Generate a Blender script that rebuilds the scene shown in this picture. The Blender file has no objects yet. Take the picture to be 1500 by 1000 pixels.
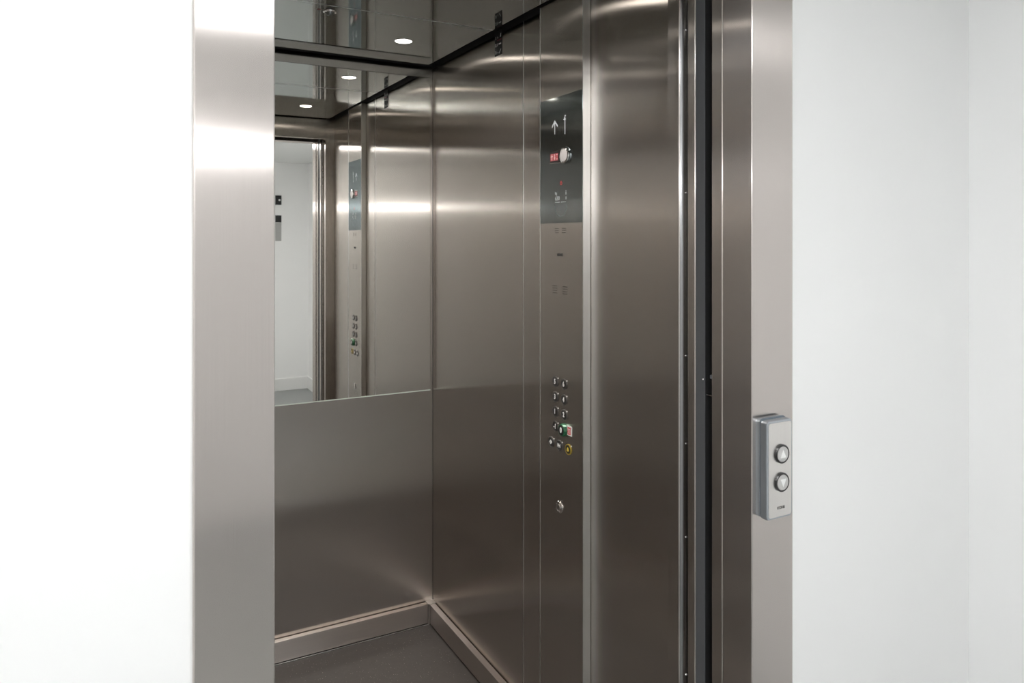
import bpy, bmesh, math, random
from mathutils import Vector, Matrix
random.seed(7)
S = bpy.context.scene
C = S.collection

# ------------------------------------------------------------------ camera, world, lights, exposure
CAM_H = 1.55
YAW = math.radians(28.62)            # turned right of the lift's axis
cam_data = bpy.data.cameras.new('camera')
cam = bpy.data.objects.new('camera', cam_data); C.objects.link(cam)
cam.location = (0, 0, CAM_H)
cam.rotation_euler = (math.radians(90), 0, -YAW)
cam_data.sensor_width = 36.0
cam_data.lens = 1090.0 / 1500.0 * 36.0
cam_data.shift_y = -0.1              # shifted lens: verticals stay vertical
cam_data.clip_start = 0.02
cam_data.dof.use_dof = True
cam_data.dof.focus_distance = 1.95
cam_data.dof.aperture_fstop = 9.0
S.camera = cam

w = bpy.data.worlds.new('world'); S.world = w
w.use_nodes = True
w.node_tree.nodes['Background'].inputs[0].default_value = (0.8, 0.9, 1.0, 1)
w.node_tree.nodes['Background'].inputs[1].default_value = 0.02

S.view_settings.view_transform = 'Standard'
S.view_settings.look = 'None'
S.view_settings.gamma = 1.0
S.view_settings.use_curve_mapping = False
S.view_settings.exposure = 0.58

LOBBY_STRENGTH = 15.0                # lobby ceiling panels
ADDED_LAMP = 48.0  # added bar light near the camera
LOBBY_COLOR = (0.99, 0.993, 1.0)
SPOT_STRENGTH = 10.0
SPOT_WATTS = 20.0                 # lift car downlights
SPOT_COLOR = (1.0, 0.93, 0.84)

# ------------------------------------------------------------------ main dimensions (metres)
W = 1.1686        # inner face of the car's right wall
LW = 0.105        # inner face of the car's left wall
DB = 2.815        # inner face of the car's back wall
ZC = 2.245        # car ceiling panels
ZR = 2.30         # car roof
HEAD = 2.13       # door head
FR = 1.05         # landing frame front
LDG = 1.06        # landing wall face
LOB_R, LOB_L, LOB_B, LOB_Z = 1.85, -0.54, -2.2, 2.33
JX0, JX1, JX2, JX3 = 0.0998, 0.2034, 1.106, 1.221

# ------------------------------------------------------------------ materials
def new_mat(name):
    m = bpy.data.materials.new(name); m.use_nodes = True
    nt = m.node_tree; nt.nodes.clear()
    out = nt.nodes.new('ShaderNodeOutputMaterial')
    return m, nt, out

def principled(name, color, rough=0.5, metal=0.0, emit=None, strength=0.0, noise=0.0, scale=40.0, bump=0.0, coat=0.0, spec=0.5):
    m, nt, out = new_mat(name)
    b = nt.nodes.new('ShaderNodeBsdfPrincipled')
    nt.links.new(b.outputs[0], out.inputs[0])
    b.inputs['Base Color'].default_value = (*color, 1)
    b.inputs['Roughness'].default_value = rough
    b.inputs['Metallic'].default_value = metal
    b.inputs['Specular IOR Level'].default_value = spec
    b.inputs['Coat Weight'].default_value = coat
    if emit:
        b.inputs['Emission Color'].default_value = (*emit, 1)
        b.inputs['Emission Strength'].default_value = strength
    if noise or bump:
        g = nt.nodes.new('ShaderNodeNewGeometry')
        n = nt.nodes.new('ShaderNodeTexNoise'); n.inputs['Scale'].default_value = scale
        n.inputs['Detail'].default_value = 3
        nt.links.new(g.outputs['Position'], n.inputs['Vector'])
        if noise:
            mx = nt.nodes.new('ShaderNodeMix'); mx.data_type = 'RGBA'
            mx.inputs[6].default_value = (*[c * (1 - noise) for c in color], 1)
            mx.inputs[7].default_value = (*[min(1, c * (1 + noise)) for c in color], 1)
            nt.links.new(n.outputs['Fac'], mx.inputs[0]); nt.links.new(mx.outputs[2], b.inputs['Base Color'])
        if bump:
            bp = nt.nodes.new('ShaderNodeBump'); bp.inputs['Strength'].default_value = bump
            bp.inputs['Distance'].default_value = 0.001
            nt.links.new(n.outputs['Fac'], bp.inputs['Height']); nt.links.new(bp.outputs[0], b.inputs['Normal'])
    return m

def brushed(name, color, rough=0.3, aniso=0.75, tangent=(0, 0, 1), grain=0.05, wave=0.0, stretch=None):
    """Brushed stainless steel: grain along `tangent`, so reflections smear across it."""
    m, nt, out = new_mat(name)
    g = nt.nodes.new('ShaderNodeBsdfAnisotropic'); g.distribution = 'MULTI_GGX'
    nt.links.new(g.outputs[0], out.inputs[0])
    g.inputs['Roughness'].default_value = rough
    g.inputs['Anisotropy'].default_value = aniso
    t = nt.nodes.new('ShaderNodeCombineXYZ')
    for i in range(3): t.inputs[i].default_value = tangent[i]
    nt.links.new(t.outputs[0], g.inputs['Tangent'])
    geo = nt.nodes.new('ShaderNodeNewGeometry')
    mp = nt.nodes.new('ShaderNodeVectorMath'); mp.operation = 'MULTIPLY'
    mp.inputs[1].default_value = stretch or tuple(4.0 if abs(c) > 0.5 else 700.0 for c in tangent)
    nt.links.new(geo.outputs['Position'], mp.inputs[0])
    n = nt.nodes.new('ShaderNodeTexNoise'); n.inputs['Scale'].default_value = 1.0; n.inputs['Detail'].default_value = 2
    nt.links.new(mp.outputs[0], n.inputs['Vector'])
    mx = nt.nodes.new('ShaderNodeMix'); mx.data_type = 'RGBA'
    mx.inputs[6].default_value = (*[c * (1 - grain) for c in color], 1)
    mx.inputs[7].default_value = (*[min(1, c * (1 + grain)) for c in color], 1)
    nt.links.new(n.outputs['Fac'], mx.inputs[0]); nt.links.new(mx.outputs[2], g.inputs['Color'])
    if wave:
        n2 = nt.nodes.new('ShaderNodeTexNoise'); n2.inputs['Scale'].default_value = 2.2; n2.inputs['Detail'].default_value = 0
        nt.links.new(geo.outputs['Position'], n2.inputs['Vector'])
        bp = nt.nodes.new('ShaderNodeBump'); bp.inputs['Strength'].default_value = 1.0
        bp.inputs['Distance'].default_value = wave
        nt.links.new(n2.outputs['Fac'], bp.inputs['Height']); nt.links.new(bp.outputs[0], g.inputs['Normal'])
    return m

def glossy(name, color, rough):
    m, nt, out = new_mat(name)
    g = nt.nodes.new('ShaderNodeBsdfAnisotropic'); g.distribution = 'MULTI_GGX'
    g.inputs['Color'].default_value = (*color, 1); g.inputs['Roughness'].default_value = rough
    nt.links.new(g.outputs[0], out.inputs[0])
    return m

def floor_mat():
    m, nt, out = new_mat('speckled_rubber')
    b = nt.nodes.new('ShaderNodeBsdfPrincipled'); nt.links.new(b.outputs[0], out.inputs[0])
    b.inputs['Roughness'].default_value = 0.42
    geo = nt.nodes.new('ShaderNodeNewGeometry')
    v = nt.nodes.new('ShaderNodeTexVoronoi'); v.inputs['Scale'].default_value = 120
    nt.links.new(geo.outputs['Position'], v.inputs['Vector'])
    r = nt.nodes.new('ShaderNodeValToRGB')
    r.color_ramp.elements[0].position = 0.0; r.color_ramp.elements[0].color = (0.6, 0.57, 0.54, 1)
    r.color_ramp.elements[1].position = 0.17; r.color_ramp.elements[1].color = (0.058, 0.053, 0.05, 1)
    nt.links.new(v.outputs['Distance'], r.inputs[0])
    sep = nt.nodes.new('ShaderNodeSeparateColor'); nt.links.new(v.outputs['Color'], sep.inputs[0])
    gt = nt.nodes.new('ShaderNodeMath'); gt.operation = 'GREATER_THAN'; gt.inputs[1].default_value = 0.5
    nt.links.new(sep.outputs[0], gt.inputs[0])
    n = nt.nodes.new('ShaderNodeTexNoise'); n.inputs['Scale'].default_value = 22; n.inputs['Detail'].default_value = 8; n.inputs['Roughness'].default_value = 0.7
    nt.links.new(geo.outputs['Position'], n.inputs['Vector'])
    base = nt.nodes.new('ShaderNodeMix'); base.data_type = 'RGBA'
    base.inputs[6].default_value = (0.036, 0.033, 0.032, 1); base.inputs[7].default_value = (0.085, 0.078, 0.075, 1)
    nt.links.new(n.outputs['Fac'], base.inputs[0])
    mx = nt.nodes.new('ShaderNodeMix'); mx.data_type = 'RGBA'
    nt.links.new(gt.outputs[0], mx.inputs[0]); nt.links.new(base.outputs[2], mx.inputs[6]); nt.links.new(r.outputs[0], mx.inputs[7])
    nt.links.new(mx.outputs[2], b.inputs['Base Color'])
    bp = nt.nodes.new('ShaderNodeBump'); bp.inputs['Strength'].default_value = 0.25; bp.inputs['Distance'].default_value = 0.001
    nt.links.new(n.outputs['Fac'], bp.inputs['Height']); nt.links.new(bp.outputs[0], b.inputs['Normal'])
    return m

def display_glass():
    m = brushed('dark_display_glass', (0.20, 0.235, 0.245), 0.2, 0.7, grain=0.12)
    nt = m.node_tree
    out = next(n for n in nt.nodes if n.type == 'OUTPUT_MATERIAL')
    g = next(n for n in nt.nodes if n.type == 'BSDF_GLOSSY' or n.bl_idname == 'ShaderNodeBsdfAnisotropic')
    c = nt.nodes.new('ShaderNodeBsdfAnisotropic'); c.inputs['Color'].default_value = (0.42, 0.45, 0.46, 1); c.inputs['Roughness'].default_value = 0.06
    mx = nt.nodes.new('ShaderNodeMixShader'); mx.inputs[0].default_value = 0.45
    nt.links.new(g.outputs[0], mx.inputs[1]); nt.links.new(c.outputs[0], mx.inputs[2]); nt.links.new(mx.outputs[0], out.inputs[0])
    return m

STEEL = (0.63, 0.587, 0.549)
M = {}
M['steel'] = brushed('brushed_steel', STEEL, 0.235, 0.74, wave=0.0004)
M['steel_plain'] = brushed('brushed_steel_plain', STEEL, 0.235, 0.74)
M['channel'] = brushed('channel_steel', (0.33, 0.33, 0.335), 0.22, 0.55)
M['steel_frame'] = brushed('brushed_steel_frame', (0.655, 0.605, 0.575), 0.228, 0.77)
M['steel_x'] = brushed('brushed_steel_across', (0.50, 0.46, 0.435), 0.36, 0.6, tangent=(1, 0, 0))
M['steel_y'] = brushed('brushed_steel_along', (0.50, 0.46, 0.435), 0.36, 0.6, tangent=(0, 1, 0))
M['satin'] = glossy('satin_steel', (0.66, 0.63, 0.60), 0.28)
M['chrome'] = glossy('polished_steel', (0.78, 0.77, 0.76), 0.08)
M['ceiling_steel'] = glossy('polished_ceiling_steel', (0.44, 0.46, 0.45), 0.045)
M['mirror'] = glossy('mirror_silver', (0.88, 0.865, 0.83), 0.0)
M['mirror_edge'] = principled('ground_glass_edge', (0.62, 0.68, 0.64), 0.25)
M['display'] = display_glass()
M['wall_white'] = principled('white_wall_paint', (0.88, 0.882, 0.878), 0.55, noise=0.01, scale=3)
M['ceil_white'] = principled('white_ceiling_paint', (0.76, 0.77, 0.76), 0.7)
M['trim_white'] = principled('white_gloss_trim', (0.84, 0.84, 0.83), 0.3)
M['carpet'] = principled('grey_carpet', (0.33, 0.34, 0.335), 0.95, noise=0.3, scale=260, bump=0.4)
M['rubber'] = floor_mat()
M['black'] = principled('matt_black', (0.012, 0.012, 0.013), 0.6)
M['void'] = principled('dark_shaft_shade', (0.02, 0.02, 0.02), 0.9, spec=0.1)  # near-black: shade of shaft and door gap put into the colour
M['seal'] = principled('dark_blue_grey_edge', (0.085, 0.09, 0.095), 0.3)
M['alu'] = glossy('aluminium', (0.62, 0.63, 0.64), 0.25)
M['profile'] = brushed('bright_aluminium_profile', (0.84, 0.84, 0.83), 0.32, 0.4)
M['alu_dull'] = principled('dull_aluminium', (0.42, 0.45, 0.48), 0.38, 0.75)
M['station_face'] = brushed('station_face_steel', (0.82, 0.795, 0.77), 0.26, 0.6)
M['groove'] = principled('grey_plastic', (0.13, 0.16, 0.19), 0.4)
M['button_dark'] = principled('dark_button_plastic', (0.022, 0.021, 0.021), 0.3)
M['button_ring'] = principled('grey_button_ring', (0.11, 0.105, 0.10), 0.32, 0.6)
M['white_print'] = principled('white_print', (0.85, 0.85, 0.84), 0.5)
M['grey_print'] = principled('grey_print', (0.42, 0.44, 0.45), 0.5)
M['dark_print'] = principled('dark_print', (0.03, 0.03, 0.03), 0.5)
M['yellow'] = principled('yellow_print', (0.72, 0.55, 0.08), 0.4)
M['yellow_ring'] = principled('yellow_ring', (0.33, 0.24, 0.03), 0.35)
M['green'] = principled('green_plastic', (0.012, 0.11, 0.045), 0.35)
M['green_glow'] = principled('lit_green_edge', (0.6, 0.85, 0.7), 0.3, emit=(0.6, 1.0, 0.75), strength=0.12)
M['red'] = principled('red_print', (0.62, 0.05, 0.06), 0.45)
M['red_lit'] = principled('red_lit_screen', (0.36, 0.08, 0.09), 0.4, emit=(0.9, 0.2, 0.22), strength=0.06)
M['led'] = principled('lit_white_dots', (0.7, 0.7, 0.72), 0.4, emit=(0.85, 0.88, 0.95), strength=0.35)
M['lens'] = principled('downlight_lens', (0.9, 0.9, 0.88), 0.4, emit=SPOT_COLOR, strength=SPOT_STRENGTH)
M['added_lamp'] = principled('lit_added_light', (0.9, 0.9, 0.9), 0.5, emit=LOBBY_COLOR, strength=ADDED_LAMP)  # glowing face of the added bar light
M['panel'] = principled('lit_light_panel', (0.9, 0.9, 0.9), 0.5, emit=LOBBY_COLOR, strength=LOBBY_STRENGTH)

# ------------------------------------------------------------------ mesh helpers
def box(bm, x0, x1, y0, y1, z0, z1, bevel=0.0, seg=2):
    vs = [bm.verts.new((x, y, z)) for z in (z0, z1) for y in (y0, y1) for x in (x0, x1)]
    fs = [bm.faces.new([vs[i] for i in q]) for q in ((0, 2, 3, 1), (4, 5, 7, 6), (0, 1, 5, 4), (2, 6, 7, 3), (0, 4, 6, 2), (1, 3, 7, 5))]
    if bevel:
        es = list({e for f in fs for e in f.edges})
        bmesh.ops.bevel(bm, geom=es, offset=bevel, segments=seg, profile=0.5, affect='EDGES')

def prism(bm, pts, axis, a0, a1):
    """Extrude the closed 2D outline `pts` along an axis ('z': pts are x,y; 'y': pts are x,z; 'x': pts are y,z)."""
    def P(p, a):
        return {'z': (p[0], p[1], a), 'y': (p[0], a, p[1]), 'x': (a, p[0], p[1])}[axis]
    lo = [bm.verts.new(P(p, a0)) for p in pts]; hi = [bm.verts.new(P(p, a1)) for p in pts]
    n = len(pts)
    bm.faces.new(lo); bm.faces.new(hi)
    for i in range(n): bm.faces.new((lo[i], lo[(i + 1) % n], hi[(i + 1) % n], hi[i]))
    bmesh.ops.recalc_face_normals(bm, faces=bm.faces[:])

def lathe(bm, prof, axis='y', center=(0, 0, 0), n=32):
    """Revolve (radius, height) pairs round an axis; radius 0 closes with a cap vertex."""
    rings = []
    for r, h in prof:
        ring = []
        for k in range(n if r > 0 else 1):
            a = 2 * math.pi * k / n
            u, v = r * math.cos(a), r * math.sin(a)
            p = {'y': (u, h, v), 'z': (u, v, h), 'x': (h, u, v)}[axis]
            ring.append(bm.verts.new((p[0] + center[0], p[1] + center[1], p[2] + center[2])))
        rings.append(ring)
    for a, b in zip(rings, rings[1:]):
        for k in range(n):
            k2 = (k + 1) % n
            if len(a) == 1 and len(b) == 1: continue
            if len(a) == 1: bm.faces.new((a[0], b[k], b[k2]))
            elif len(b) == 1: bm.faces.new((a[k], b[0], a[k2]))
            else: bm.faces.new((a[k], b[k], b[k2], a[k2]))
    bmesh.ops.recalc_face_normals(bm, faces=bm.faces[:])

def round_rect(x0, x1, z0, z1, r, n=6):
    pts = []
    for cx, cz, a0 in ((x1 - r, z1 - r, 0), (x0 + r, z1 - r, 90), (x0 + r, z0 + r, 180), (x1 - r, z0 + r, 270)):
        for k in range(n + 1):
            a = math.radians(a0 + 90 * k / n)
            pts.append((cx + r * math.cos(a), cz + r * math.sin(a)))
    return pts

def soft_plate(bm, x0, x1, z0, z1, r, yb, yf, b):
    """Rounded-corner plate from yb (back) to yf (front, smaller y) with a rolled front edge."""
    loops = []
    for y, ins in ((yb, 0), (yf + b, 0), (yf + b * 0.3, b * 0.3), (yf, b)):
        loops.append([bm.verts.new((p[0], y, p[1])) for p in round_rect(x0 + ins, x1 - ins, z0 + ins, z1 - ins, max(r - ins, 0.0005))])
    n = len(loops[0])
    for a, c in zip(loops, loops[1:]):
        for i in range(n): bm.faces.new((a[i], a[(i + 1) % n], c[(i + 1) % n], c[i]))
    bm.faces.new(loops[0]); bm.faces.new(loops[-1])
    bmesh.ops.recalc_face_normals(bm, faces=bm.faces[:])

def obj(name, bm, mat, parent=None, smooth=False, label=None):
    """Link a bmesh as one object; its origin goes to the bottom centre of its own bounds."""
    xs = [v.co.x for v in bm.verts]; ys = [v.co.y for v in bm.verts]; zs = [v.co.z for v in bm.verts]
    o0 = Vector(((min(xs) + max(xs)) / 2, (min(ys) + max(ys)) / 2, min(zs)))
    for v in bm.verts: v.co -= o0
    me = bpy.data.meshes.new(name); bm.to_mesh(me); bm.free()
    if smooth:
        for p in me.polygons: p.use_smooth = True
        me.set_sharp_from_angle(angle=math.radians(35))
    me.materials.append(mat)
    o = bpy.data.objects.new(name, me); C.objects.link(o)
    if smooth:
        wn = o.modifiers.new('weighted_normals', 'WEIGHTED_NORMAL'); wn.keep_sharp = True; wn.weight = 100
    o.location = o0
    if parent is not None:
        o.parent = parent
        o.location = o0 - Vector(parent.get('base', (0, 0, 0)))
    o['base'] = tuple(o0)
    if label: o['label'] = label
    return o

def bx(name, dims, mat, parent=None, bevel=0.0, label=None):
    bm = bmesh.new(); box(bm, *dims, bevel=bevel)
    return obj(name, bm, mat, parent, label=label)

def tag(o, label, cat, group=None, kind=None):
    o['label'] = label; o['category'] = cat
    if group: o['group'] = group
    if kind: o['kind'] = kind
    return o

def struct(o, label, cat):
    return tag(o, label, cat, kind='structure')

def thing(name, loc, rz, label, cat, group=None):
    o = bpy.data.objects.new(name, None); C.objects.link(o)
    o.empty_display_size = 0.05
    o.location = loc; o.rotation_euler = (0, 0, rz)
    o['base'] = (0.0, 0.0, 0.0)
    return tag(o, label, cat, group)

def copy_tree(o, parent=None):
    c = o.copy(); C.objects.link(c); c.parent = parent
    for ch in list(o.children): copy_tree(ch, c)
    return c

def text(name, s, size, at, mat, parent, depth=0.0004, sx=1.0, label=None, bold=0.0):
    """Raised lettering as a mesh in the local x-z plane, facing -y; `at` is its centre (x, y, z)."""
    cu = bpy.data.curves.new(name, 'FONT'); cu.body = s; cu.size = size
    cu.align_x = 'CENTER'; cu.align_y = 'CENTER'; cu.extrude = depth; cu.offset = bold; cu.resolution_u = 4
    t = bpy.data.objects.new(name, cu); C.objects.link(t)
    dg = bpy.context.evaluated_depsgraph_get(); dg.update()
    me = bpy.data.meshes.new_from_object(t.evaluated_get(dg))
    bpy.data.objects.remove(t); bpy.data.curves.remove(cu)
    bm = bmesh.new(); bm.from_mesh(me); bpy.data.meshes.remove(me)
    bmesh.ops.scale(bm, vec=(sx, 1, 1), verts=bm.verts)
    bmesh.ops.rotate(bm, cent=(0, 0, 0), matrix=Matrix.Rotation(math.radians(90), 3, 'X'), verts=bm.verts)
    bmesh.ops.translate(bm, vec=at, verts=bm.verts)
    o = obj(name, bm, mat, parent, label=label); return o

# ------------------------------------------------------------------ the lobby (setting)
struct(bx('floor', (LOB_L, LOB_R, LOB_B, 1.128, -0.05, 0), M['carpet']), 'grey carpet floor of the lobby outside the lift', 'floor')
struct(bx('ceiling', (LOB_L, LOB_R, LOB_B, LDG, LOB_Z, LOB_Z + 0.05), M['ceil_white']), 'white painted lobby ceiling in front of the lift', 'ceiling')
wl = bx('wall_landing', (LOB_L, JX0 + 0.004, LDG, 1.12, 0, LOB_Z), M['wall_white'])
struct(wl, 'smooth white lobby wall to the left of the steel lift frame', 'wall')
wr = bx('wall_landing', (JX3 - 0.004, 1.4262, LDG, 1.12, 0, LOB_Z), M['wall_white'])
struct(wr, 'white wall strip beside the call button side of the frame', 'wall')
bx('wall_panel', (1.4276, LOB_R, LDG + 0.0015, 1.12, 0, LOB_Z), M['wall_white'], wr)
struct(bx('wall_landing', (JX0 + 0.004, JX3 - 0.004, LDG, 1.12, HEAD + 0.11, LOB_Z), M['wall_white']), 'white wall above the lift door head', 'wall')
struct(bx('wall_lobby_right', (LOB_R, LOB_R + 0.06, LOB_B, 1.12, 0, LOB_Z), M['wall_white']), 'white side wall of the lobby at the far right of the picture', 'wall')
struct(bx('wall_lobby_left', (LOB_L - 0.06, LOB_L, LOB_B, 1.12, 0, LOB_Z), M['wall_white']), 'white lobby side wall left of the camera', 'wall')
struct(bx('wall_lobby_back', (LOB_L - 0.06, LOB_R + 0.06, LOB_B - 0.06, LOB_B, 0, LOB_Z), M['wall_white']), 'white lobby wall facing the lift and seen in the mirror', 'wall')
def skirting(name, dims, label):
    o = bx(name, dims, M['trim_white'], bevel=0.003); struct(o, label, 'baseboard')
skirting('baseboard_lobby_back', (-0.10, LOB_R, LOB_B, LOB_B + 0.015, 0, 0.125), 'white baseboard seen in the lift mirror')
skirting('baseboard_lobby_right', (LOB_R - 0.015, LOB_R, LOB_B + 0.015, LDG - 0.015, 0, 0.125), 'white baseboard along the right side wall of the lobby')
skirting('baseboard_landing', (JX3, LOB_R, LDG - 0.015, LDG, 0, 0.125), 'white baseboard right of the lift frame')
skirting('baseboard_landing', (LOB_L, JX0, LDG - 0.015, LDG, 0, 0.125), 'white baseboard left of the lift frame')

# lobby ceiling lights: square panels let into the ceiling
def light_panel(x, y, sx, sy, label):
    t = thing('ceiling_panel_light', (x, y, LOB_Z), 0, label, 'ceiling light')
    bm = bmesh.new()
    for a in ((-sx / 2 - .015, sx / 2 + .015, -sy / 2 - .015, -sy / 2), (-sx / 2 - .015, sx / 2 + .015, sy / 2, sy / 2 + .015),
              (-sx / 2 - .015, -sx / 2, -sy / 2, sy / 2), (sx / 2, sx / 2 + .015, -sy / 2, sy / 2)):
        box(bm, *a, -0.008, 0.0)
    obj('light_frame', bm, M['trim_white'], t)
    bm = bmesh.new(); box(bm, -sx / 2, sx / 2, -sy / 2, sy / 2, -0.005, 0.0)
    obj('diffuser', bm, M['panel'], t)
light_panel(0.45, -0.36, 0.6, 0.6, 'square lit panel in the lobby ceiling in front of the lift')

# unseen nib and bar light, added to make the bright band across the steel
struct(bx('wall_added_nib', (LOB_L, -0.10, LOB_B, -0.22, 0, LOB_Z), M['wall_white']), 'white wall nib added left of the camera to carry the bar light', 'wall')
bar_lamp = thing('added_bar_light', (-0.29, -0.22, 1.79), math.pi, 'added horizontal bar light standing in for a lamp beside the camera', 'added light')  # stands in for the light source beside the camera
bm = bmesh.new(); box(bm, -0.18, 0.18, -0.02, 0, 0.0, 0.06, bevel=0.003); obj('housing', bm, M['alu_dull'], bar_lamp)
bm = bmesh.new(); soft_plate(bm, -0.165, 0.165, 0.008, 0.052, 0.012, -0.02, -0.050, 0.012); obj('diffuser', bm, M['added_lamp'], bar_lamp, smooth=True)

# wall plates on the lobby wall facing the lift, seen in the mirror
t = thing('landing_indicator', (1.545, LOB_B, 1.90), math.pi, 'small black wall plate with a white dot seen in the mirror', 'indicator')
bm = bmesh.new(); box(bm, -0.03, 0.03, -0.012, 0, 0, 0.095, bevel=0.002); obj('plate', bm, M['black'], t)
bm = bmesh.new(); lathe(bm, [(0, -0.015), (0.010, -0.0145), (0.010, -0.012)], 'y', (-0.01, 0, 0.048), 20); obj('dot', bm, M['white_print'], t, label='white dot')
t = thing('notice_plate', (1.545, LOB_B, 1.53), math.pi, 'grey notice plate with a black top seen in the mirror under the black plate', 'sign')
bm = bmesh.new(); box(bm, -0.03, 0.03, -0.006, 0, 0, 0.185, bevel=0.001); obj('plate', bm, principled('grey_plate', (0.40, 0.40, 0.39), 0.5), t)
bm = bmesh.new(); box(bm, -0.03, 0.03, -0.008, 0, 0.19, 0.262, bevel=0.001); obj('header', bm, M['black'], t, label='black header')

# ------------------------------------------------------------------ landing frame
fr = thing('door_1', (0, 0, 0), 0, 'brushed steel door frame round the lift opening', 'door frame'); fr['kind'] = 'structure'
for x0, x1, xr in ((JX0, JX1, JX0), (JX2, JX3, JX3)):
    bm = bmesh.new(); box(bm, x0, x1, FR, 1.1285, 0, HEAD, bevel=0.0026, seg=4)
    obj('jamb', bm, M['steel_frame'], fr, smooth=True)
bm = bmesh.new(); box(bm, JX0, JX3, FR, 1.1285, HEAD, HEAD + 0.115, bevel=0.0016, seg=3); obj('head', bm, M['steel_frame'], fr, smooth=True)
bm = bmesh.new(); box(bm, JX1 - 0.02, JX2 + 0.03, 1.128, 1.205, -0.05, 0.0)
obj('sill', bm, M['alu'], fr)

# landing door, slid open into the pocket behind the right jamb (two panels)
ld = thing('door_2', (0, 0, 0), 0, 'two-panel steel landing door slid open behind the right jamb', 'door'); ld['kind'] = 'structure'
bm = bmesh.new(); box(bm, 1.110, 1.56, 1.1330, 1.165, 0.004, HEAD + 0.03, bevel=0.0034, seg=4); obj('door_panel', bm, M['steel_plain'], ld, smooth=True)
bm = bmesh.new(); box(bm, 1.1125, 1.56, 1.1856, 1.2110, 0.004, HEAD + 0.03); obj('door_panel', bm, M['void'], ld, label='inner door panel with the gap shade put into its black colour')  # body coloured black so the gap between the panels looks unlit
bm = bmesh.new(); box(bm, 1.1095, 1.1125, 1.1853, 1.2115, 0.004, HEAD + 0.03, bevel=0.0006); obj('edge_strip', bm, M['seal'], ld, label='dark blue-grey door edge')
for z, r in ((1.253, 0.0028),):
    bm = bmesh.new(); lathe(bm, [(0, -0.0022), (r * .6, -0.002), (r, 0)], 'x', (1.1105, 1.190, z), 12); obj('screw', bm, M['chrome'], ld, smooth=True)
bm = bmesh.new(); box(bm, 1.114, 1.135, 1.165, 1.1853, 1.2205, 1.2225); obj('bracket', bm, M['alu'], ld)
bm = bmesh.new(); box(bm, 1.125, 1.14, 1.1750, 1.1853, 1.254, 1.262, bevel=.001); obj('roller', bm, M['alu_dull'], ld)

# car door: edge profile with a screwed channel
cd = thing('door_3', (0, 0, 0), 0, 'steel car door edge with a screwed channel between jamb and car wall', 'door'); cd['kind'] = 'structure'
X = 1.110
def edge_profile():
    # outline in (x, y): leading edge on the left with a rounded lip, flat, channel, rounded lip
    pts = [(1.56, 1.2135)]
    def arc(cx, cy, r, a0, a1, n=5):
        return [(cx + r * math.cos(math.radians(a0 + (a1 - a0) * k / n)), cy + r * math.sin(math.radians(a0 + (a1 - a0) * k / n))) for k in range(n + 1)]
    pts += arc(X + .0038, 1.2135 + .0038, .0038, 270, 180)
    pts += arc(X + .004, 1.2345, .004, 180, 90)            # shoulder down into the channel
    pts += [(X + .0095, 1.2387), (X + .0095, 1.2638)]
    pts += arc(X + .0042, 1.2680, .0042, 270, 180)
    pts += [(1.56, 1.2685)]
    return pts
bm = bmesh.new(); prism(bm, edge_profile(), 'z', 0.004, HEAD + 0.03); obj('door_panel', bm, M['steel_plain'], cd, smooth=True)
R_, s_ = 0.01375, math.radians(53)
inn = [(X - .00725 + R_ * math.cos(-s_ + 2 * s_ * k / 10), 1.2512 + R_ * math.sin(-s_ + 2 * s_ * k / 10)) for k in range(11)]
bm = bmesh.new(); prism(bm, inn + [(p[0] + .001, p[1]) for p in reversed(inn)], 'z', 0.004, HEAD + 0.03)
obj('channel_insert', bm, M['channel'], cd, smooth=True, label='hollow polished strip in the screwed channel')
for z in (2.0085, 1.6516, 1.2946, 1.102, 0.897, 0.5956):
    bm = bmesh.new(); lathe(bm, [(0, -0.0026), (0.0014, -0.0026), (0.0026, -0.0012), (0.003, 0.0006)], 'x', (X + .0060, 1.2495, z), 14)
    obj('screw', bm, M['chrome'], cd, smooth=True)

# shaft lining seen only through the gaps
struct(bx('wall_shaft', (1.60, 1.66, 1.12, DB + 0.2, -0.2, 2.6), M['void']), 'dark lift shaft wall behind the open door panels', 'wall')

# ------------------------------------------------------------------ lift car shell
struct(bx('floor', (LW - 0.02, W + 0.02, 1.215, DB + 0.02, -0.05, 0), M['rubber']), 'dark grey speckled rubber floor inside the lift car', 'floor')
wb = bx('wall_back', (LW - 0.02, W + 0.03, DB + 0.003, DB + 0.03, 0, ZR), M['black'])  # bare black top: the ceiling gap's shade put into the colour
bx('wall_panel', (LW - 0.01, W - 0.0005, DB, DB + 0.003, 0, ZC + 0.004), M['steel'], wb, bevel=0.0008)
struct(wb, 'brushed steel back wall of the lift car behind the mirror', 'wall')
wrt = bx('wall_right', (W + 0.003, W + 0.03, 1.31, DB, 0, ZR), M['black'])  # black above the steel panels stands for shade in the ceiling gap
struct(wrt, 'brushed steel right wall of the lift car', 'wall')
SEAM = 2.0644
SK, SZ = 0.026, 0.082
bx('wall_panel', (W, W + 0.003, SEAM + 0.0026, DB - 0.0015, 0, ZC - 0.002), M['steel'], wrt, bevel=0.0008)
bx('wall_panel', (W, W + 0.003, 1.308, SEAM - 0.0008, 0, ZC - 0.002), M['steel'], wrt, bevel=0.0008)
bx('joint_strip', (W - 0.0006, W + 0.002, SEAM - 0.0008, SEAM + 0.0008, SZ, ZC - 0.002), M['profile'], wrt, bevel=0.0003, label='thin bright joint strip')
wlf = bx('wall_left', (LW - 0.03, LW, 1.31, DB, 0, ZR), M['steel'])
struct(wlf, 'brushed steel left wall of the lift car hidden behind the jamb', 'wall')
wf = thing('wall_front', (0, 0, 0), 0, 'steel front returns and transom of the lift car round its doorway', 'wall'); wf['kind'] = 'structure'
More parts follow.
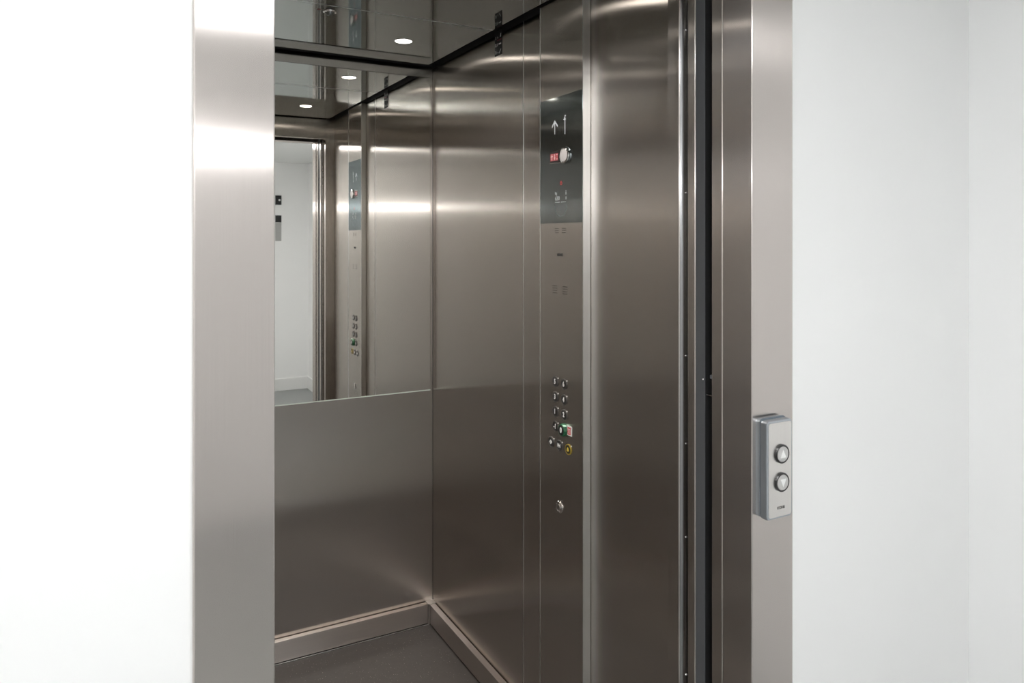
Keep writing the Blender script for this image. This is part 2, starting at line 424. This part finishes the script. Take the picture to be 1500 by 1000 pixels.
bm = bmesh.new(); box(bm, 1.118, W + 0.03, 1.2777, 1.3121, 0, ZR, bevel=0.0012, seg=2); obj('front_return', bm, M['steel_plain'], wf, smooth=True)
bm = bmesh.new(); box(bm, LW - 0.03, JX1 - 0.005, 1.215, 1.3121, 0, ZR, bevel=0.0012, seg=2); obj('front_return', bm, M['steel_plain'], wf, smooth=True)
bm = bmesh.new(); box(bm, JX1 - 0.005, 1.118, 1.2777, 1.3121, HEAD, ZR, bevel=0.0012, seg=2); obj('transom', bm, M['steel_plain'], wf, smooth=True)
bm = bmesh.new(); box(bm, JX1 - 0.005, W, 1.18, 1.2777, HEAD + 0.035, ZR); obj('header', bm, M['void'], wf)

# car ceiling: dark tray with two polished panels hung below it, a shadow gap all round
ce = bx('ceiling', (LW - 0.03, W + 0.03, 1.2777, DB + 0.03, ZR, ZR + 0.02), M['black'])
struct(ce, 'polished steel panel ceiling of the lift car with a black shadow gap', 'ceiling')
bx('ceiling_panel', (LW + 0.03, W - 0.0375, 1.345, 2.2035, ZC, ZC + 0.012), M['ceiling_steel'], ce, bevel=0.0006)
bx('ceiling_panel', (LW + 0.03, W - 0.0375, 2.2055, DB - 0.050, ZC, ZC + 0.012), M['ceiling_steel'], ce, bevel=0.0006)

bx('joint_strip', (LW + 0.03, W - 0.0375, 2.2036, 2.2054, ZC - 0.0006, ZC + 0.010), M['profile'], ce, bevel=0.0003, label='thin bright joint strip')

# steel skirting inside the car
def skirt(name, dims, m, label):
    o = bx(name, dims, M[m], bevel=0.0012); struct(o, label, 'baseboard'); return o
skirt('baseboard_back', (LW, W - SK - 0.006, DB - SK, DB - 0.004, 0.006, SZ), 'steel_x', 'steel skirting along the back wall below the mirror')
skirt('baseboard_right', (W - SK, W - 0.003, 1.3121, DB - SK - 0.006, 0.006, SZ), 'steel_y', 'steel skirting along the right wall below the button panel')
skirt('baseboard_left', (LW, LW + SK, 1.3121, DB - SK, 0.006, SZ), 'steel_y', 'steel skirting along the hidden left wall')
struct(bx('trim_2', (LW + SK, W - SK, DB - SK - 0.005, DB - SK, 0, 0.004), M['alu'], bevel=0.001), 'thin bright strip at the foot of the back skirting', 'trim')
bm = bmesh.new(); prism(bm, [(W - SK - .0055, DB), (W - SK - .0055, DB - SK - .0012), (W - SK - .0012, DB - SK - .0055), (W, DB - SK - .0055), (W, DB)], 'z', 0.004, SZ + 0.001)
struct(obj('trim_1', bm, M['satin']), 'small steel corner piece where the two skirtings meet', 'trim')

# ------------------------------------------------------------------ mirror
mi = thing('wall_mirror', (0.65, DB, 0.9395), 0, 'tall frameless wall mirror on the upper half of the back wall', 'mirror')
MX0, MX1, MZ = LW + 0.012 - 0.65, 1.1561 - 0.65, 1.2645
bm = bmesh.new(); box(bm, MX0, MX1, -0.0055, -0.0015, 0, MZ, bevel=0.0014, seg=1); g = obj('glass', bm, M['mirror'], mi)
bm = bmesh.new(); box(bm, MX0 + .004, MX1 - .004, -0.0015, 0, 0.004, MZ - .004); obj('backing', bm, M['black'], mi)
bm = bmesh.new(); box(bm, MX0, MX1, -0.0062, 0, -0.003, 0, bevel=0.0006); obj('edge_strip', bm, M['mirror_edge'], mi, label='pale ground glass edge')

# ------------------------------------------------------------------ car downlights and ceiling fixture
dl = thing('downlight', (0.917, 2.476, ZC), 0, 'round lit downlight in the ceiling near the back corner', 'ceiling light', 'round downlights in the lift ceiling')
bm = bmesh.new(); lathe(bm, [(0.0285, -0.001), (0.0305, -0.0022), (0.0325, -0.0016), (0.033, 0)], 'z', n=40); obj('trim_ring', bm, M['chrome'], dl, smooth=True)
bm = bmesh.new(); lathe(bm, [(0, -0.0015), (0.0285, -0.0012), (0.0288, 0)], 'z', n=40); obj('lens', bm, M['lens'], dl)
sp = bpy.data.lights.new('downlight_beam', 'SPOT'); sp.energy = SPOT_WATTS; sp.color = SPOT_COLOR
sp.spot_size = math.radians(110); sp.spot_blend = 0.8; sp.shadow_soft_size = 0.028
bo = bpy.data.objects.new('beam', sp); C.objects.link(bo); bo.parent = dl; bo.location = (0, 0, -0.004)
for x, y, lb in ((0.917, 1.69, 'round downlight near the doorway on the right, lit in the mirror'),
                 (0.353, 2.476, 'round downlight near the back wall on the left side'),
                 (0.353, 1.69, 'round downlight near the doorway on the left side')):
    c = copy_tree(dl); c.location = (x, y, ZC); c['label'] = lb
fx = thing('ceiling_fixture', (0.6005, 2.2639, ZC), 0, 'small chrome dome fixture beside the ceiling joint', 'ceiling fixture')
bm = bmesh.new(); lathe(bm, [(0.021, 0), (0.020, -0.0025), (0.0155, -0.004), (0.0145, -0.0025)], 'z', n=28); obj('ring', bm, M['chrome'], fx, smooth=True)
bm = bmesh.new(); lathe(bm, [(0.0145, -0.0025), (0.012, -0.008), (0.007, -0.012), (0, -0.0135)], 'z', n=24); obj('dome', bm, M['display'], fx, smooth=True)
bm = bmesh.new(); lathe(bm, [(0.006, 0), (0.0055, -0.0012), (0, -0.0016)], 'z', (-0.034, -0.006, 0), 16); obj('indicator', bm, principled('dim_red', (0.12, 0.03, 0.03), 0.4), fx, label='small dark red spot')

# ------------------------------------------------------------------ car operating panel (local: x right, z up, -y towards the viewer)
P = 0.025
CY0, CY1 = 1.6894, 1.9204
CM = (CY0 + CY1) / 2; HW = (CY1 - CY0) / 2
cop = thing('control_panel', (W, CM, 0), -math.pi / 2, 'full-height steel lift control panel with floor buttons and dark display', 'control panel')
ZT = ZC - 0.002
bm = bmesh.new(); box(bm, -HW + .0024, HW - .0024, -P, -0.0003, 0, ZT); obj('faceplate', bm, M['steel_plain'], cop)
for x0, x1 in ((-HW, -HW + .0024), (HW - .0024, HW)):
    bm = bmesh.new(); box(bm, x0, x1, -P - .0006, -0.0016, 0, ZT, bevel=0.0005, seg=2); obj('side_profile', bm, M['profile'], cop, smooth=True, label='bright aluminium side profile')
# (the skirting is cut away behind the panel in the real car; the panel stands in front of it)
bm = bmesh.new(); box(bm, HW * -0.972, HW * 0.972, -P - 0.0008, -P + 0.001, 1.596, 1.960, bevel=0.0004); obj('display_glass', bm, M['display'], cop, label='dark reflective display glass')
YF = -P - 0.0009
def dots(name, cells, x0, z0, p, r=0.00105):
    bm = bmesh.new()
    for cx, cz in cells:
        lathe(bm, [(0, -0.0006), (r, -0.0005), (r, 0)], 'y', (x0 + cx * p, YF, z0 + cz * p), 6)
    obj(name, bm, M['led'], cop, label='lit white dot matrix ' + ('arrow' if 'arrow' in name else 'numeral'))
arrow = [(0, k) for k in range(12)] + [(s * k, 11 - k) for k in (1, 2, 3, 4) for s in (-1, 1)] + [(s * k, 10 - k) for k in (1, 2, 3, 4) for s in (-1, 1)]
dots('display_arrow', arrow, -0.030, 1.855, 0.0034)
one = [(0, k) for k in range(16)] + [(1, 15), (-1, 12), (-1, 13), (1, 12), (-2, 12)]
dots('display_numeral', one, 0.0245, 1.849, 0.0034)
# alarm unit: red screen and a large round button
bm = bmesh.new(); prism(bm, [(-.057, 1.770), (0.03, 1.766), (0.03, 1.809), (-.057, 1.803)], 'y', YF - 0.0012, YF + .0008)
al = obj('alarm_bezel', bm, M['chrome'], cop)
bm = bmesh.new(); prism(bm, [(-.0552, 1.7718), (0.028, 1.768), (0.028, 1.807), (-.0552, 1.8012)], 'y', YF - 0.0016, YF)
obj('alarm_screen', bm, M['button_dark'], cop)
bm = bmesh.new()
for x0, x1 in ((-.051, -.0345), (-.033, -.022), (-.0205, -.010)): box(bm, x0, x1, YF - .0020, YF - .0015, 1.7765, 1.7975)
obj('alarm_symbol', bm, M['red_lit'], cop, label='red lit symbols')
bm = bmesh.new()
for x0, x1, z0, z1 in ((-.049, -.037, 1.7885, 1.7900), (-.0437, -.0423, 1.779, 1.796), (-.0282, -.0268, 1.779, 1.796), (-.031, -.024, 1.784, 1.7855), (-.018, -.0125, 1.7925, 1.794), (-.018, -.0125, 1.780, 1.7815)):
    box(bm, x0, x1, YF - .0024, YF - .0018, z0, z1)
obj('alarm_strokes', bm, M['white_print'], cop)
bc = (0.030, 0, 1.787)
bm = bmesh.new(); lathe(bm, [(0.0245, YF), (0.0245, YF - .003), (0.0225, YF - .008), (0.019, YF - .009), (0.0185, YF - .007)], 'y', bc, 36); obj('alarm_button_ring', bm, M['chrome'], cop, smooth=True)
bm = bmesh.new(); lathe(bm, [(0.0186, YF - .007), (0.0175, YF - .0085), (0.012, YF - .0092), (0, YF - .0095)], 'y', bc, 32); obj('alarm_button', bm, principled('pale_button', (0.52, 0.50, 0.51), 0.35), cop, smooth=True)
# small printed marks under it
bm = bmesh.new(); lathe(bm, [(0.0052, YF), (0.0052, YF - .0003), (0.0038, YF - .0003), (0.0038, YF)], 'y', (0.004, 0, 1.7095), 16)
box(bm, 0.0034, 0.0046, YF - .0003, YF, 1.7115, 1.717); obj('indicator_mark', bm, M['red'], cop, label='small red mark')
text('printed_text', 'kg', 0.012, (-0.0235, YF, 1.682), M['grey_print'], cop, bold=0.0003)
text('printed_text', '8', 0.012, (0.030, YF, 1.666), M['grey_print'], cop, bold=0.0003)
text('printed_text', '630', 0.0165, (-0.016, YF, 1.6665), M['grey_print'], cop, bold=0.0003)
bm = bmesh.new(); lathe(bm, [(0, YF - .0003), (0.0018, YF - .0003), (0.0018, YF)], 'y', (0.0295, 0, 1.6865), 10)
prism(bm, [(0.0265, 1.676), (0.0325, 1.676), (0.0315, 1.684), (0.0275, 1.684)], 'y', YF - .0003, YF); obj('person_mark', bm, M['grey_print'], cop)
bm = bmesh.new()
xx = -0.029
for wd in (.004, .003, .005, .003, .004, 0, .005, .003, .004, .004, .003):
    if wd: box(bm, xx, xx + wd, YF - .0003, YF, 1.6545, 1.6572)
    xx += (wd or 0.004) + .0016
obj('fine_print', bm, M['grey_print'], cop)
bm = bmesh.new()
for k in range(17):
    a0, a1 = math.radians(185 + 170 * k / 17), math.radians(185 + 170 * (k + 1) / 17)
    prism(bm, [(0.002 + r * math.cos(a), 1.648 + r * 1.0 * math.sin(a)) for r, a in ((.0335, a0), (.0335, a1), (.0322, a1), (.0322, a0))], 'y', YF - .0002, YF)
obj('etched_ring', bm, principled('etched_glass', (0.22, 0.25, 0.26), 0.4), cop)
# speaker slots, logo
YP = -P - 0.0002
def slots(x0, z0, rows, cols, dx, dz, wd):
    first = None
    for i in range(rows):
        for j in range(cols):
            if first is None:
                bm = bmesh.new(); box(bm, x0, x0 + wd, YP - .0002, YP + .0004, z0, z0 + .0013)
                first = obj('speaker_slot', bm, M['button_ring'], cop); p0 = first.location.copy()
            else:
                c = first.copy(); C.objects.link(c); c.location = p0 + Vector((j * dx, 0, -i * dz))
slots(-0.030, 1.580, 3, 2, 0.037, 0.0062, 0.021)
slots(-0.044, 1.414, 4, 2, 0.055, 0.0068, 0.026)
text('logo', 'KONE', 0.0105, (-0.003, YP, 1.5045), M['dark_print'], cop, bold=0.0006)

# floor buttons
def floor_button(x, z, glyph, name='floor_button', ring='button_ring', ink='white_print', draw=None):
    bm = bmesh.new(); lathe(bm, [(0.0152, -P), (0.0152, -P - .0022), (0.0142, -P - .0030), (0.0128, -P - .0030), (0.0122, -P - .0018)], 'y', (x, 0, z), 28)
    lab = 'yellow-rimmed alarm button' if ring == 'yellow_ring' else None
    b = obj(name, bm, M[ring], cop, smooth=True, label=lab)
    bm = bmesh.new(); lathe(bm, [(0.0124, -P - .0018), (0.0120, -P - .0027), (0, -P - .0030)], 'y', (x, 0, z), 24); obj('button_cap', bm, M['button_dark'], b, smooth=True)
    yy = -P - .0032
    if glyph: text('numeral', glyph, 0.0195, (x, yy, z), M[ink], b, sx=0.85, bold=0.0005, label='white numeral')
    if draw:
        bm = bmesh.new()
        for poly in draw: prism(bm, [(x + p[0] * .001, z + p[1] * .001) for p in poly], 'y', yy - .0003, yy + .0003)
        obj('symbol', bm, M[ink], b)
    bm = bmesh.new(); lathe(bm, [(0, -P - .0012), (0.0018, -P - .0010), (0.0022, -P)], 'y', (x + .0135, 0, z + .0115), 10); obj('pilot_dot', bm, M['white_print'], b)
    return b
UL, UR = -0.0267, 0.0198
for z, a, b in ((1.1375, '5', '6'), (1.0935, '3', '4'), (1.0510, '1', '2')):
    floor_button(UL, z, a); floor_button(UR, z, b)
floor_button(UL, 1.0080, '-1')
# raised green ground-floor button with a red tag
zx, zz = UR, 1.0080
bm = bmesh.new(); lathe(bm, [(0.0185, -P), (0.0185, -P - .004), (0.0175, -P - .008), (0.0165, -P - .011), (0.0150, -P - .0115), (0.0140, -P - .010)], 'y', (zx, 0, zz), 10)
gb = obj('floor_button', bm, M['green'], cop, label='raised green-collared button marked 0')
bm = bmesh.new(); lathe(bm, [(0.0142, -P - .010), (0.0135, -P - .0118), (0, -P - .0122)], 'y', (zx, 0, zz), 24); obj('button_cap', bm, M['button_dark'], gb, smooth=True)
text('numeral', '0', 0.0205, (zx, -P - .0124, zz), M['white_print'], gb, sx=0.85, bold=0.0010, label='white numeral')
bm = bmesh.new(); box(bm, zx + .004, zx + .016, -P - .0105, -P - .003, zz + .0125, zz + .0165, bevel=.0005); obj('lit_edge', bm, M['green_glow'], gb, label='pale green lit edge')
tg = bx('tag', (0.036, 0.058, -P - .0014, -P, 0.9975, 1.0245), M['white_print'], cop, label='small white tag with red print')
bm = bmesh.new()
for a in ((0.033, 0.0355, 0.990, 1.008), (0.0465, 0.049, 0.990, 1.008), (0.0385, 0.0435, 0.990, 1.003), (0.033, 0.049, 1.006, 1.0095), (0.0355, 0.0465, 0.989, 0.9915)):
    box(bm, a[0] + .006, a[1] + .006, -P - .0018, -P - .0013, a[2] + .0115, a[3] + .0115)
obj('tag_print', bm, M['red'], cop)
ZB = 0.958
floor_button(-0.0492, ZB, None, 'door_open_button', draw=[[(-7.5, 0), (-0.8, 6.5), (-0.8, -6.5)], [(7.5, 0), (0.8, -6.5), (0.8, 6.5)]])
floor_button(-0.0045, ZB, None, 'door_close_button', draw=[[(-1.2, 0), (-7, 6), (-7, -6)], [(1.2, 0), (7, -6), (7, 6)], [(-.6, 6), (.6, 6), (.6, -6), (-.6, -6)]])
floor_button(0.0422, ZB, None, 'alarm_bell_button', ring='yellow_ring', ink='yellow',
             draw=[[(-6, -4), (6, -4), (6, -2.8), (4.2, -1), (3.8, 3), (1.6, 5.6), (0, 6.6), (-1.6, 5.6), (-3.8, 3), (-4.2, -1), (-6, -2.8)], [(-1.8, -4.8), (1.8, -4.8), (0.9, -6.6), (-0.9, -6.6)]])
# key switch
kc = (-0.0045, 0, 0.7818)
bm = bmesh.new(); lathe(bm, [(0.0175, -P), (0.0172, -P - .002), (0.0150, -P - .0042), (0.0128, -P - .0042), (0.0122, -P - .0026), (0, -P - .0026)], 'y', kc, 32); ks = obj('key_switch', bm, M['chrome'], cop, smooth=True)
bm = bmesh.new(); lathe(bm, [(0.0088, -P - .0026), (0.0084, -P - .0056), (0, -P - .0060)], 'y', kc, 24); obj('lock_barrel', bm, M['satin'], ks, smooth=True)
bm = bmesh.new(); box(bm, kc[0] - .0011, kc[0] + .0011, -P - .0064, -P - .0055, kc[2] - .0055, kc[2] + .0055); obj('key_slot', bm, M['black'], ks)

# ------------------------------------------------------------------ black floor plate high on the right wall
sg = thing('wall_plate', (W, 2.2335, 2.1535), -math.pi / 2, 'narrow black plate with white and red marks high on the right wall', 'sign')
bm = bmesh.new(); box(bm, -.030, .030, -.0012, 0, 0, 0.105); obj('backing', bm, M['steel_plain'], sg)
bm = bmesh.new(); box(bm, -.0265, .0265, -.0020, -.0010, 0.018, 0.103); obj('plate', bm, M['black'], sg)
for s, z in (('3', .030), ('2', .0545), ('1', .079)):
    text('numeral', s, 0.0135, (-.0185, -.0021, z), M['white_print'], sg, bold=0.0004)
bm = bmesh.new()
box(bm, -.006, -.0035, -.0024, -.0018, .0265, .0295); prism(bm, [(.004, .024), (.0065, .024), (.019, .037), (.0165, .037)], 'y', -.0024, -.0018)
box(bm, -.008, -.0065, -.0024, -.0018, .050, .060); box(bm, .002, .019, -.0024, -.0018, .054, .0575)
box(bm, -.006, -.0035, -.0024, -.0018, .0765, .0825); prism(bm, [(.012, .078), (.016, .078), (.019, .090), (.016, .091)], 'y', -.0024, -.0018)
obj('marks', bm, M['white_print'], sg)
bm = bmesh.new(); box(bm, -.010, .023, -.0023, -.0018, .068, .0715); obj('red_bar', bm, principled('dark_red_print', (0.16, 0.02, 0.03), 0.5), sg, label='dark red bar')

# ------------------------------------------------------------------ hall call station on the right jamb (local: x right, z up, -y forward)
hs = thing('call_station', (1.1517, FR, 1.006), 0, 'silver call button box with up and down buttons on the right jamb', 'call button')
HX = 0.0355
bm = bmesh.new(); soft_plate(bm, -HX, HX, 0.002, 0.1925, 0.007, 0, -0.0095, 0.0015); obj('back_box', bm, M['alu_dull'], hs, smooth=True)
bm = bmesh.new(); soft_plate(bm, -HX + .002, HX - .002, 0.004, 0.1945, 0.007, -0.0090, -0.0135, 0.0008); obj('groove', bm, M['groove'], hs, smooth=True, label='dark blue-grey recess between the two halves')
bm = bmesh.new(); soft_plate(bm, -HX, HX, 0.0, 0.192, 0.008, -0.0125, -0.0280, 0.0035); obj('front_cover', bm, M['alu_dull'], hs, smooth=True)
bm = bmesh.new(); soft_plate(bm, -HX + .0045, HX - .0045, 0.0045, 0.1875, 0.0045, -0.0276, -0.0288, 0.0004); obj('faceplate', bm, M['station_face'], hs, smooth=True)
for z, up in ((0.1262, True), (0.0711, False)):
    c = (0.0030, 0, z); f = -0.0288
    bm = bmesh.new(); lathe(bm, [(0.0185, f), (0.0185, f - .0035), (0.0172, f - .0048), (0.0155, f - .0046), (0.0150, f - .003)], 'y', c, 36); rb = obj('call_button', bm, M['button_dark'], hs, smooth=True)
    bm = bmesh.new(); lathe(bm, [(0.0151, f - .003), (0.0146, f - .0046), (0.012, f - .005), (0, f - .0052)], 'y', c, 32); obj('button_cap', bm, principled('pale_grey_cap', (0.55, 0.54, 0.53), 0.35, 0.3), rb, smooth=True)
    s = 1 if up else -1
    bm = bmesh.new(); prism(bm, [(c[0] - .0075, z - s * .0068), (c[0] + .0075, z - s * .0068), (c[0], z + s * .0085)], 'y', f - .0058, f - .005); obj('arrow', bm, M['white_print'], rb, label='white arrow')
    bm = bmesh.new()
    for k in range(5): box(bm, c[0] - .0065 + k * .0028, c[0] - .0050 + k * .0028, f - .0055, f - .0049, z - .0108, z - .0097) if up else box(bm, c[0] - .0065 + k * .0028, c[0] - .0050 + k * .0028, f - .0055, f - .0049, z + .0097, z + .0108)
    obj('tactile_marks', bm, M['grey_print'], rb)
text('logo', 'KONE', 0.0074, (0.0025, -0.0289, 0.0215), M['button_ring'], hs, bold=0.0002)

for o in list(S.objects):
    if 'base' in o: del o['base']

S.cycles.max_bounces = 24
S.cycles.glossy_bounces = 16
S.cycles.diffuse_bounces = 8
S.cycles.caustics_reflective = True
S.cycles.blur_glossy = 0.5
S.cycles.sample_clamp_indirect = 8.0
S.cycles.use_denoising = True
